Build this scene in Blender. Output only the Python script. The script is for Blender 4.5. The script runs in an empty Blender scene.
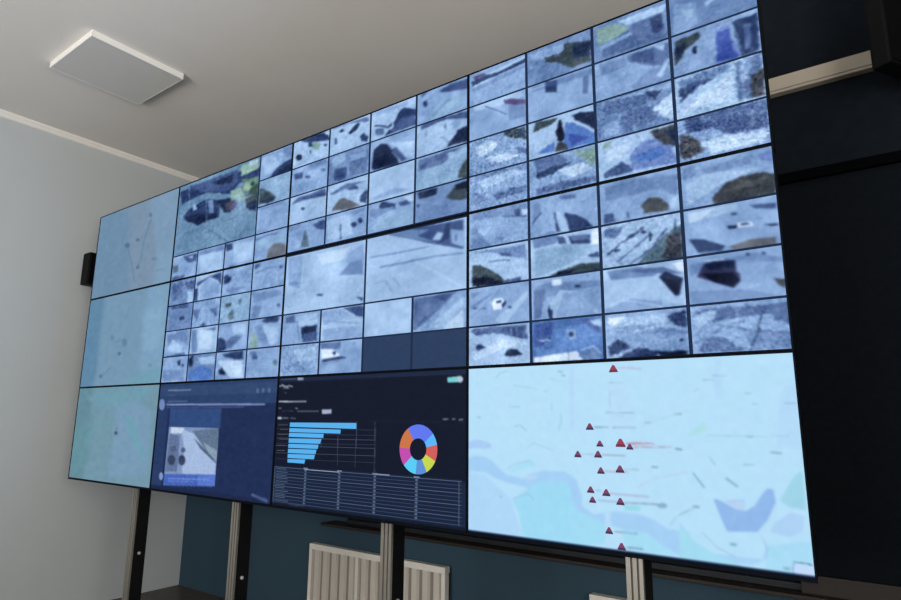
import bpy, bmesh, math, random
import numpy as np
from mathutils import Vector, Matrix, Euler
S = bpy.context.scene
COL = S.collection
random.seed(5)
S.view_settings.view_transform = 'Standard'
S.view_settings.look = 'None'
S.view_settings.gamma = 1.0
S.view_settings.exposure = 0.0
S.view_settings.use_curve_mapping = False

# ---------------------------------------------------------------- colours and materials
def lin(c):
    c = c / 255.0
    return c / 12.92 if c <= 0.04045 else ((c + 0.055) / 1.055) ** 2.4
def hexlin(h):
    h = h.lstrip('#')
    return tuple(lin(int(h[i:i + 2], 16)) for i in (0, 2, 4))

def material(name, color, rough=0.6, metal=0.0, spec=0.4, var=0.08, scale=6.0, stretch=(1, 1, 1), bump=0.0, fine=80.0):
    m = bpy.data.materials.new(name); m.use_nodes = True
    nt = m.node_tree; b = nt.nodes['Principled BSDF']
    tc = nt.nodes.new('ShaderNodeTexCoord'); mp = nt.nodes.new('ShaderNodeMapping')
    mp.inputs['Scale'].default_value = stretch
    n = nt.nodes.new('ShaderNodeTexNoise'); n.inputs['Scale'].default_value = scale; n.inputs['Detail'].default_value = 5
    r = nt.nodes.new('ShaderNodeValToRGB')
    c = hexlin(color)
    r.color_ramp.elements[0].position = 0.3; r.color_ramp.elements[1].position = 0.7
    r.color_ramp.elements[0].color = tuple(x * (1 - var) for x in c) + (1,)
    r.color_ramp.elements[1].color = tuple(min(1, x * (1 + var)) for x in c) + (1,)
    nt.links.new(tc.outputs['Object'], mp.inputs['Vector']); nt.links.new(mp.outputs['Vector'], n.inputs['Vector'])
    nt.links.new(n.outputs['Fac'], r.inputs['Fac']); nt.links.new(r.outputs['Color'], b.inputs['Base Color'])
    b.inputs['Roughness'].default_value = rough; b.inputs['Metallic'].default_value = metal
    b.inputs['Specular IOR Level'].default_value = spec
    if bump:
        n2 = nt.nodes.new('ShaderNodeTexNoise'); n2.inputs['Scale'].default_value = fine; n2.inputs['Detail'].default_value = 4
        bp = nt.nodes.new('ShaderNodeBump'); bp.inputs['Strength'].default_value = bump; bp.inputs['Distance'].default_value = 0.01
        nt.links.new(tc.outputs['Object'], n2.inputs['Vector']); nt.links.new(n2.outputs['Fac'], bp.inputs['Height'])
        nt.links.new(bp.outputs['Normal'], b.inputs['Normal'])
    return m

M = {}
M['ceiling'] = material('ceiling_paint', '#e2ddd7', .9, spec=.1, var=.03, scale=1.2, bump=.06, fine=60)
M['wall'] = material('white_wall_paint', '#bcc0c1', .9, spec=.1, var=.025, scale=1.5, bump=.05, fine=90)
M['teal'] = material('dark_teal_paint', '#334957', .75, spec=.2, var=.05, scale=3, bump=.05)
M['cornice'] = material('cornice_plaster', '#ece7df', .75, spec=.2, var=.02)
M['floor'] = material('dark_floor_boards', '#4c443d', .45, var=.2, scale=3, stretch=(1, 14, 1))
M['skirt'] = material('skirting_paint', '#6b665f', .6)
M['black'] = material('black_plastic', '#08090a', .6, spec=.12, var=.1)
M['matt'] = material('matt_black_metal', '#07080a', .95, spec=.0)
M['bezel'] = material('bezel_black', '#070c15', .6, spec=.05, var=.05)
M['alu'] = material('brushed_aluminium', '#aaa59c', .38, metal=.75, var=.06, scale=30, stretch=(1, 1, .05))
M['alu_dark'] = material('aluminium_groove', '#5f5c56', .5, metal=.6, var=.05)
M['rubber'] = material('black_slot_profile', '#08090b', .7, spec=.2, var=.1)
M['bolt'] = material('zinc_bolt', '#d8d6d0', .35, metal=.6, var=.03)
M['white_metal'] = material('white_radiator_enamel', '#e6dfd4', .45, var=.03, scale=4)
M['radiator_fin'] = material('radiator_fin_enamel', '#cdc5b9', .5, var=.03)
M['radiator_gap'] = material('radiator_recess', '#8d857b', .7, var=.06)
M['lamp_frame'] = material('white_lamp_frame', '#f2efe9', .5, var=.01)
M['lamp_diffuser'] = material('opal_lamp_diffuser', '#cfcdc8', .55, var=.01)
M['blind'] = material('blackout_fabric', '#12161b', .95, spec=.05, var=.15, scale=40, bump=.05)
M['navy'] = material('navy_panel_fabric', '#171c22', .9, spec=.05, var=.12, scale=20, bump=.05)
M['wood'] = material('brown_sill_wood', '#221a15', .5, var=.2, scale=4, stretch=(1, 12, 12))
M['duct'] = material('cream_trunking', '#b0a697', .6, var=.03)
M['grille'] = material('speaker_grille', '#0a0b0c', .9, spec=.05, var=.3, scale=200)
M['steel'] = material('dark_steel', '#2a2c2f', .5, metal=.5)
M['frame'] = material('white_window_frame', '#e8e8e4', .5, var=.02)

def glass_material():
    m = bpy.data.materials.new('window_glass'); m.use_nodes = True
    nt = m.node_tree; nt.nodes.clear()
    o = nt.nodes.new('ShaderNodeOutputMaterial'); mx = nt.nodes.new('ShaderNodeMixShader')
    t = nt.nodes.new('ShaderNodeBsdfTransparent'); g = nt.nodes.new('ShaderNodeBsdfGlossy')
    g.inputs['Roughness'].default_value = .02; mx.inputs[0].default_value = .06
    nt.links.new(t.outputs[0], mx.inputs[1]); nt.links.new(g.outputs[0], mx.inputs[2]); nt.links.new(mx.outputs[0], o.inputs[0])
    return m
M['glass'] = glass_material()

def screen_material():
    # a lit LCD panel: every point of the mesh gives off the colour of the picture shown there
    m = bpy.data.materials.new('lit_screen'); m.use_nodes = True
    nt = m.node_tree; b = nt.nodes['Principled BSDF']
    a = nt.nodes.new('ShaderNodeAttribute'); a.attribute_name = 'picture'
    b.inputs['Base Color'].default_value = (.004, .004, .005, 1)
    b.inputs['Roughness'].default_value = .35; b.inputs['Specular IOR Level'].default_value = .0
    nt.links.new(a.outputs['Color'], b.inputs['Emission Color']); b.inputs['Emission Strength'].default_value = 1.0
    m.cycles.emission_sampling = 'NONE'
    return m
M['screen'] = screen_material()

# ---------------------------------------------------------------- mesh helpers
def box(bm, x0, x1, y0, y1, z0, z1, mat=0, bev=0.0):
    vs = [bm.verts.new((x, y, z)) for x in (x0, x1) for y in (y0, y1) for z in (z0, z1)]
    fs = []
    for idx in ((0, 1, 3, 2), (4, 6, 7, 5), (0, 4, 5, 1), (2, 3, 7, 6), (0, 2, 6, 4), (1, 5, 7, 3)):
        f = bm.faces.new([vs[i] for i in idx]); f.material_index = mat; fs.append(f)
    if bev:
        es = list({e for f in fs for e in f.edges})
        bmesh.ops.bevel(bm, geom=es, offset=bev, segments=2, affect='EDGES', profile=.6)
def cyl(bm, p, axis, r, h, seg=20, mat=0):
    rot = Vector((0, 0, 1)).rotation_difference(Vector(axis)).to_matrix().to_4x4()
    res = bmesh.ops.create_cone(bm, cap_ends=True, segments=seg, radius1=r, radius2=r, depth=h, matrix=Matrix.Translation(p) @ rot)
    for f in {f for v in res['verts'] for f in v.link_faces}: f.material_index = mat
def obj(name, bm, mats, parent=None, smooth=False):
    me = bpy.data.meshes.new(name)
    bmesh.ops.recalc_face_normals(bm, faces=bm.faces)
    bm.to_mesh(me); bm.free()
    for m in (mats if isinstance(mats, (list, tuple)) else [mats]): me.materials.append(m)
    if smooth: me.shade_smooth()
    o = bpy.data.objects.new(name, me); COL.objects.link(o)
    if parent: o.parent = parent
    return o
def part(name, mats, parent, *boxes, bev=0.0, label=None):
    bm = bmesh.new()
    for b in boxes: box(bm, *b[:6], mat=b[6] if len(b) > 6 else 0, bev=bev)
    o = obj(name, bm, mats, parent)
    if label: o['label'] = label
    return o
def thing(name, label, cat, loc=(0, 0, 0), group=None):
    o = bpy.data.objects.new(name, None); COL.objects.link(o); o.location = loc
    o.empty_display_size = .1
    o['label'] = label; o['category'] = cat
    if group: o['group'] = group
    return o
def struct(name, mats, *boxes, bev=0.0, label=None, cat=None):
    o = part(name, mats, None, *boxes, bev=bev)
    o['kind'] = 'structure'
    if label: o['label'] = label
    if cat: o['category'] = cat
    return o

# ---------------------------------------------------------------- the room
ZB = 1.03                       # underside of the video wall above the floor
XL, XR, YF, YB, ZC = -.368, 7.2, -5.2, 1.2, 3.842
T = .15
struct('floor', M['floor'], (XL - T, XR + T, YF - T, YB + T, -T, 0), label='dark brown floor under the video wall', cat='floor')
struct('ceiling', M['ceiling'], (XL - T, XR + T, YF - T, YB + T, ZC, ZC + T), label='plain off white plastered ceiling', cat='ceiling')
struct('wall_left', M['wall'], (XL - T, XL, YF, YB, 0, ZC), label='plain pale grey wall left of the video wall', cat='wall')
struct('wall_back', M['teal'], (XL - T, XR + T, YB, YB + T, 0, ZC), label='dark teal wall behind the video wall', cat='wall')
# daylight windows: one in the wall behind the camera, one in the right hand wall
WF = (1.5, 4.5, .9, 3.1); WR = (-4.2, -1.6, .9, 3.1)
struct('wall_front', M['wall'], (XL - T, WF[0], YF - T, YF, 0, ZC), (WF[1], XR + T, YF - T, YF, 0, ZC), (WF[0], WF[1], YF - T, YF, 0, WF[2]), (WF[0], WF[1], YF - T, YF, WF[3], ZC),
       label='pale wall with a wide window facing the video wall', cat='wall')
struct('wall_right', M['wall'], (XR, XR + T, YF, WR[0], 0, ZC), (XR, XR + T, WR[1], YB, 0, ZC), (XR, XR + T, WR[0], WR[1], 0, WR[2]), (XR, XR + T, WR[0], WR[1], WR[3], ZC),
       label='pale wall with one window on the right side of the room', cat='wall')
def window(name, w, place, label):
    f = .06; xm = (w[0] + w[1]) / 2; pl = place
    wo = struct(name, M['frame'], pl(w[0], w[1], .05, .11, w[2], w[2] + f), pl(w[0], w[1], .05, .11, w[3] - f, w[3]),
           pl(w[0], w[0] + f, .05, .11, w[2] + f, w[3] - f), pl(w[1] - f, w[1], .05, .11, w[2] + f, w[3] - f), pl(xm - .03, xm + .03, .05, .11, w[2] + f, w[3] - f), label=label, cat='window')
    part('pane', M['glass'], wo, pl(w[0] + f, xm - .03, .08, .085, w[2] + f, w[3] - f), pl(xm + .03, w[1] - f, .08, .085, w[2] + f, w[3] - f))
window('window_1', WF, lambda a, b, c, d, e, f: (a, b, YF - d, YF - c, e, f), 'white framed window in the wall facing the video wall')
window('window_2', WR, lambda a, b, c, d, e, f: (XR + c, XR + d, a, b, e, f), 'white framed window in the right side wall')
# plaster cornice in the left wall / ceiling corner (a cove profile run along the wall)
bm = bmesh.new()
prof = [(0, 0), (.035, 0), (.033, -.012), (.026, -.02), (.018, -.03), (.012, -.042), (0, -.048)]
for (y0, y1) in ((YF, YB),):
    rings = [[bm.verts.new((XL + px_, y, ZC + pz)) for px_, pz in prof] for y in (y0, y1)]
    n = len(prof)
    for i in range(n): bm.faces.new((rings[0][i], rings[0][(i + 1) % n], rings[1][(i + 1) % n], rings[1][i]))
    for r_ in rings: bm.faces.new(r_)
o = obj('trim_1', bm, M['cornice']); o['kind'] = 'structure'; o['label'] = 'pale plaster cornice between left wall and ceiling'; o['category'] = 'cornice'
# back wall: window recess closed with black fabric, wooden sill, cream trunking above
struct('trim_2', M['wood'], (1.62, 6.9, 1.05, YB, ZB - .298, ZB - .28), (4.66, 6.9, YB - .10, YB - .075, ZB - .28, ZB - .20), bev=.003,
       label='long dark brown window sill on the back wall under the black blind', cat='window sill')
b = thing('window_blind', 'black fabric blind covering the window right of the video wall', 'blind', (4.3, 1.15, ZB - .279))
part('fabric', M['blind'], b, (-2.5, 2.55, -.004, .004, .03, 1.90))
part('bottom_bar', M['steel'], b, (-2.5, 2.55, -.015, .015, 0, .03), bev=.004)
part('cassette', M['matt'], b, (-2.5, 2.55, -.035, .045, 1.90, 1.95), bev=.008)
p_ = thing('wall_panel', 'dark navy fabric panel on the back wall above the black blind', 'panel', (4.3, 1.2, ZB + 1.675))
part('board', M['navy'], p_, (-2.5, 2.85, -.03, 0, 0, 1.125), bev=.003)
d = thing('cable_trunking', 'cream horizontal cable trunking on the dark panel right of the video wall', 'cable trunking', (4.3, 1.17, ZB + 2.108))
part('channel', M['duct'], d, (-2.5, 1.4, -.045, 0, 0, .09), bev=.004)
part('cover_lid', M['duct'], d, (-2.5, 1.4, -.052, -.045, .014, .084), bev=.002)

# ---------------------------------------------------------------- ceiling light
L = thing('ceiling_light', 'square white surface mounted light panel on the ceiling, switched off', 'ceiling light', (1.0, -.43, ZC))
w = .303
part('frame', M['lamp_frame'], L, (-w, w, -w, -w + .006, -.042, 0), (-w, w, w - .006, w, -.042, 0), (-w, -w + .006, -w + .006, w - .006, -.042, 0), (w - .006, w, -w + .006, w - .006, -.042, 0), bev=.001)
part('diffuser', M['lamp_diffuser'], L, (-w + .006, w - .006, -w + .006, w - .006, -.0415, -.03), label='flat pale grey diffuser')

# ---------------------------------------------------------------- radiators under the sill
def radiator(x0, w, label):
    r = thing('radiator', label, 'radiator', (x0, 1.2, 0), 'radiators under the window sill')
    z0, z1, yf = .12, ZB - .452, -.075
    part('frame', M['white_metal'], r, (0, w, yf, -.02, z1 - .04, z1), (0, w, yf, -.03, z0, z0 + .04), (0, .03, yf, -.03, z0 + .04, z1 - .04), (w - .03, w, yf, -.03, z0 + .04, z1 - .04),
         (w * .39 - .014, w * .39 + .014, yf, -.03, z0 + .04, z1 - .04), bev=.004)
    bm = bmesh.new()
    box(bm, .03, w - .03, yf + .028, yf + .036, z0 + .04, z1 - .04, mat=1)
    dv = w * .39
    for xc in [.03 + (dv - .044) * (i + .5) / 5 for i in range(5)] + [dv + .014 + (w - .044 - dv) * (i + .5) / 8 for i in range(8)]:
        h = .030
        vs = []
        for (dx, dy) in ((-h, .028), (-h * .7, .010), (h * .7, .010), (h, .028)):
            vs.append([bm.verts.new((xc + dx, yf + dy, z)) for z in (z0 + .04, z1 - .04)])
        for k in range(3): bm.faces.new((vs[k][0], vs[k + 1][0], vs[k + 1][1], vs[k][1]))
        bm.faces.new((vs[3][0], vs[0][0], vs[0][1], vs[3][1]))
        bm.faces.new([v[0] for v in vs]); bm.faces.new([v[1] for v in vs][::-1])
    o = obj('ribbed_panel', bm, [M['radiator_fin'], M['radiator_gap']], r)
    for xx in (.15, w - .15): part('bracket', M['white_metal'], r, (xx - .02, xx + .02, -.03, 0, z0 + .05, z1 - .06))
    bm = bmesh.new(); cyl(bm, (w - .06, -.06, .06), (0, 0, 1), .011, .12); obj('pipe', bm, M['white_metal'], r, smooth=False)
    return r
radiator(1.43, 1.255, 'white ribbed radiator behind the third aluminium post from the left wall')
radiator(3.645, 1.24, 'white radiator peeking up by the rightmost aluminium post')

# ---------------------------------------------------------------- loudspeakers
def speaker(loc, rot, w, d, h, label):
    s = thing('wall_speaker', label, 'loudspeaker', loc, 'black wall loudspeakers')
    s.rotation_euler = rot
    part('cabinet', M['black'], s, (-w / 2, w / 2, 0, d, -h / 2, h / 2), bev=.012)
    bm = bmesh.new(); box(bm, -w / 2 + .012, w / 2 - .012, -.008, 0, -h / 2 + .012, h / 2 - .012, bev=.003)
    obj('grille', bm, M['grille'], s)
    part('bracket', M['steel'], s, (-.03, .03, d, d + .05, -.05, .05), bev=.004)
    return s
speaker((-.195, .155, ZB + 1.668), (0, 0, math.radians(90)), .24, .123, .27, 'small black loudspeaker on the pale left wall beside the video wall')
speaker((5.31, .948, ZB + 2.25), (0, 0, math.radians(60)), .34, .08, .60, 'large black loudspeaker in the dark upper right corner')

# ---------------------------------------------------------------- mounting posts
ZT = ZB + 2.03
def post(xa, xb, boltz, label):
    t = thing('mounting_post', label, 'post', ((xa + xb) / 2, .092, 0), 'aluminium posts carrying the video wall')
    w = (xb - xa) / 2
    part('profile', [M['alu'], M['alu_dark']], t, (-w, -w * .45, 0, .011, .012, ZT), (-w * .2, w * .3, 0, .011, .012, ZT), (w * .55, w, 0, .011, .012, ZT),
         (-w * .45, -w * .2, .006, .011, .012, ZT, 1), (w * .3, w * .55, .006, .011, .012, ZT, 1), (-w, w, .011, .014, .012, ZT))
    part('side_channel', M['rubber'], t, (-w + .004, w - .001, .014, .098, .012, ZT), label='black slotted channel behind the aluminium face')
    part('foot_plate', M['steel'], t, (-.08, .08, -.06, .16, 0, .012), bev=.002)
    bm = bmesh.new()
    cyl(bm, (w + .004, .052, boltz), (1, 0, 0), .0095, .008, 16); cyl(bm, (w + .010, .052, boltz), (1, 0, 0), .005, .006, 6)
    obj('bolt', bm, M['bolt'], t).location = (0, 0, 0)
    return t
post(.785, .845, ZB - .44, 'aluminium post nearest the left wall, under the leftmost displays')
post(1.915, 1.977, ZB - .43, 'aluminium post in front of the teal wall, second from the left wall')
post(3.073, 3.137, ZB - .36, 'aluminium post standing in front of the ribbed white radiator')
post(4.247, 4.308, ZB - .36, 'aluminium post below the big light blue map display')

# ---------------------------------------------------------------- the video wall
XS = [0, 1.1684, 2.3768, 3.6234, 4.852]
ZS = [ZB + 2.052, ZB + 1.3647, ZB + .6755, ZB]
DISPLAY_LABEL = {
 (0, 0): 'top left display showing a pale blue map with V shaped faint lines', (1, 0): 'left display showing a plain blue map, between two other map displays',
 (2, 0): 'bottom left display showing a pale greenish map with one central dot', (0, 1): 'display with one large building view and seven small camera pictures',
 (1, 1): 'display with sixteen tiny dim camera pictures above the chat window', (2, 1): 'dark blue display showing a chat window with one road photograph',
 (0, 2): 'display with sixteen small snowy camera pictures under the ceiling edge', (1, 2): 'display with two large snowy road pictures over small ones',
 (2, 2): 'black dashboard display with blue bars and a coloured ring chart', (0, 3): 'top right display with sixteen large camera pictures, nearest the dark panel',
 (1, 3): 'display with sixteen camera pictures directly above the big light blue map', (2, 3): 'bright light blue map display with red triangle markers at the lower right'}

def picture_mesh(name, W, H, rect, pts_rgb, y, parent, n, m):
    """flat grid of n x m points over rect (u0,v0,u1,v1) of a W x H display, coloured by the picture"""
    u0, v0, u1, v1 = rect
    uu, vv = np.meshgrid(np.linspace(u0, u1, n), np.linspace(v0, v1, m))
    co = np.stack([uu * W, np.full_like(uu, y), (1 - vv) * H], -1).reshape(-1, 3).astype(np.float32)
    i = np.arange(n * m).reshape(m, n)
    q = np.stack([i[:-1, :-1], i[1:, :-1], i[1:, 1:], i[:-1, 1:]], -1).reshape(-1)
    me = bpy.data.meshes.new(name)
    nf = (n - 1) * (m - 1)
    me.vertices.add(n * m); me.loops.add(nf * 4); me.polygons.add(nf)
    me.vertices.foreach_set('co', co.ravel())
    me.loops.foreach_set('vertex_index', q.astype(np.int32))
    me.polygons.foreach_set('loop_start', np.arange(0, nf * 4, 4, dtype=np.int32))
    me.update(calc_edges=True)
    a = me.color_attributes.new('picture', 'FLOAT_COLOR', 'POINT')
    rgba = np.ones((n * m, 4), np.float32); rgba[:, :3] = pts_rgb.reshape(-1, 3)
    a.data.foreach_set('color', rgba.ravel())
    me.materials.append(M['screen'])
    o = bpy.data.objects.new(name, me); COL.objects.link(o); o.parent = parent
    return o

def hex8(h): return np.array([int(h[i:i + 2], 16) for i in (0, 2, 4)], float)
def noise(rng, m, n, s):
    out = np.zeros((m, n)); amp = 1.0
    for s_ in (s, s / 2.2):
        gy, gx = int(m / s_) + 3, int(n / s_) + 3
        g = rng.normal(size=(gy, gx))
        y = np.linspace(0, m / s_, m); x = np.linspace(0, n / s_, n)
        yi, xi = y.astype(int), x.astype(int); fy, fx = (y - yi)[:, None], (x - xi)[None]
        fy = fy * fy * (3 - 2 * fy); fx = fx * fx * (3 - 2 * fx)
        a, b_ = g[yi][:, xi], g[yi][:, xi + 1]; c, d_ = g[yi + 1][:, xi], g[yi + 1][:, xi + 1]
        out += amp * ((a * (1 - fx) + b_ * fx) * (1 - fy) + (c * (1 - fx) + d_ * fx) * fy)
        amp *= .6
    return out
def draw(ops, rect, n, m, seed, soft=1, base=None, kind=None):
    u0, v0, u1, v1 = rect
    us = np.linspace(u0, u1, n) * 1000; vs = np.linspace(v0, v1, m) * 1000
    img = np.zeros((m, n, 3)); img[:] = 60 if base is None else base
    rng = np.random.default_rng(seed)
    nz = None
    wx = wy = None
    amp = max([float(o_[1]) for o_ in ops if o_[0] == 'N'] + [0])
    if kind == 'feed' and amp >= 12:
        s_ = min(amp, 40) / 30
        wx = noise(rng, m, n, 4.5) * s_ * (us[1] - us[0]); wy = noise(rng, m, n, 4.5) * s_ * .8 * (vs[1] - vs[0])
    for op in ops:
        k = op[0]
        if k == 'B': img[:] = hex8(op[1])
        elif k == 'X':
            for _ in range(int(op[1])):
                pd = np.pad(img, ((1, 1), (1, 1), (0, 0)), 'edge'); pd = (pd[:-2] + 2 * pd[1:-1] + pd[2:]) / 4
                img = (pd[:, :-2] + 2 * pd[:, 1:-1] + pd[:, 2:]) / 4
        elif k == 'N': nz = (float(op[1]), float(op[2]))
        elif k == 'P':
            p = np.array(op[2:], float).reshape(-1, 2)
            lo, hi = p.min(0), p.max(0)
            ia, ib = np.searchsorted(us, lo[0] - 2), np.searchsorted(us, hi[0] + 2)
            ja, jb = np.searchsorted(vs, lo[1] - 2), np.searchsorted(vs, hi[1] + 2)
            if ia >= ib or ja >= jb: continue
            du = (us[1] - us[0]); dv = (vs[1] - vs[0])
            cov = np.zeros((jb - ja, ib - ia))
            for ox in (-.25, .25):
                for oy in (-.25, .25):
                    X = us[ia:ib][None] + ox * du; Y = vs[ja:jb][:, None] + oy * dv
                    if wx is not None: X = X + wx[ja:jb, ia:ib]; Y = Y + wy[ja:jb, ia:ib]
                    ins = np.zeros(cov.shape, bool)
                    for (x0, y0), (x1, y1) in zip(p, np.roll(p, -1, 0)):
                        if y0 == y1: continue
                        ins ^= ((y0 > Y) != (y1 > Y)) & (X < (x1 - x0) * (Y - y0) / (y1 - y0) + x0)
                    cov += ins * .25
            img[ja:jb, ia:ib] += (hex8(op[1]) - img[ja:jb, ia:ib]) * cov[..., None]
    for _ in range(soft):
        pd = np.pad(img, ((1, 1), (1, 1), (0, 0)), 'edge')
        pd = (pd[:-2] + 2 * pd[1:-1] + pd[2:]) / 4
        img = (pd[:, :-2] + 2 * pd[:, 1:-1] + pd[:, 2:]) / 4
    if nz and kind == 'feed' and nz[0] > 3:
        img += (noise(rng, m, n, max(m, n) / 3.5) * 7)[..., None]
        st = noise(rng, m, n * 3, nz[1] * .6)[:, ::3] if nz[0] < 20 else noise(rng, m, n, nz[1] * .5)
        img += (st * min(nz[0], 18) * .25)[..., None]
        k_ = int(n * m / (900 if nz[0] < 12 else 320 if nz[0] < 20 else 90))
        for _ in range(k_):
            x, y = rng.uniform(0, n), rng.uniform(0, m); a_ = rng.normal(1.45, .35) if nz[0] >= 20 and rng.random() < .6 else rng.normal(-.25, .35)
            L_ = rng.uniform(3, 9 if nz[0] >= 20 else 14) * n / 88 + 1; tt = np.arange(0, L_, .5)
            xi = (x + tt * math.cos(a_)).astype(int); yi = (y + tt * math.sin(a_)).astype(int)
            ok = (xi >= 0) & (xi < n) & (yi >= 0) & (yi < m)
            img[yi[ok], xi[ok]] += rng.choice([-1, -1, 1]) * rng.uniform(8, 16 + nz[0] * .5)
        pd = np.pad(img, ((1, 1), (1, 1), (0, 0)), 'edge'); pd = (pd[:-2] + 2 * pd[1:-1] + pd[2:]) / 4
        img = (pd[:, :-2] + 2 * pd[:, 1:-1] + pd[:, 2:]) / 4
        img = 128 + (img - 128) * 1.12
    if nz:
        t = noise(rng, m, n, nz[1] * .55) * nz[0] * .36
        img += t[..., None] * np.array([1.0, 1.0, .85])
        img += (noise(rng, m, n, nz[1]) * nz[0] * .05)[..., None] * np.array([1.0, -.3, 1.0])
    img = np.clip(img, 0, 255) / 255
    return np.where(img <= .04045, img / 12.92, ((img + .055) / 1.055) ** 2.4) * GAIN
GAIN = 1.0

def flat_shapes(name, W, H, shapes, y, parent, label):
    """coloured flat shapes lying on a screen: list of (rgb8, [(u,v)...])"""
    bm = bmesh.new(); lay = bm.verts.layers.float_color.new('picture')
    for i, (c, pts) in enumerate(shapes):
        rgb = [lin(x) for x in c]
        vs = []
        for u, v in pts:
            vt = bm.verts.new((u * W, y - i * .00004, (1 - v) * H)); vt[lay] = (*rgb, 1); vs.append(vt)
        f = bm.faces.new(vs)
    bm.normal_update()
    for f in bm.faces:
        if f.normal.y > 0: f.normal_flip()
    me = bpy.data.meshes.new(name); bm.to_mesh(me); bm.free(); me.materials.append(M['screen'])
    o = bpy.data.objects.new(name, me); COL.objects.link(o); o.parent = parent
    o['label'] = label
    return o

def parse(data):
    disp = {}; cur = None; tgt = None
    for line in data.strip().splitlines():
        t = line.split(); k = t[0]
        if k == 'D': cur = disp.setdefault((int(t[1]), int(t[2])), []); tgt = None
        elif k == 'F': tgt = dict(kind='feed', cell=(int(t[1]), int(t[2]), int(t[3])), label=' '.join(t[4:]), ops=[]); cur.append(tgt)
        elif k == 'S': tgt = dict(kind='screen', ops=[('B', t[1])]); cur.append(tgt)
        elif k == 'O':
            nm, lb, q = line[2:].split('|'); tgt = dict(kind='photo', name=nm, label=lb, quad=[float(x) / 1000 for x in q.split()], ops=[]); cur.append(tgt)
        elif k == 'Q': tgt = dict(kind=t[1], label=' '.join(t[2:]), ops=[]); cur.append(tgt)
        elif k == 'Z': tgt = dict(kind='donut_chart', label=' '.join(t[2:]), ops=[]); cur.append(tgt)
        elif k == 'T': pass
        elif k == 'M': cur.append(dict(kind='marker', at=(float(t[1]) / 1000, float(t[2]) / 1000), r=float(t[3]) / 1000, red=int(t[4])))
        else: tgt['ops'].append(tuple(t))
    return disp

def quad_picture(name, W, H, quad, ops, y, parent, n, m, seed, soft=1):
    """grid over a (possibly skewed) quadrilateral of the screen"""
    q = np.array(quad).reshape(4, 2)
    lo, hi = q.min(0), q.max(0)
    o = picture_mesh(name, W, H, (lo[0], lo[1], hi[0], hi[1]), draw(ops, (lo[0], lo[1], hi[0], hi[1]), n, m, seed, soft), y, parent, n, m)
    return o

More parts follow.
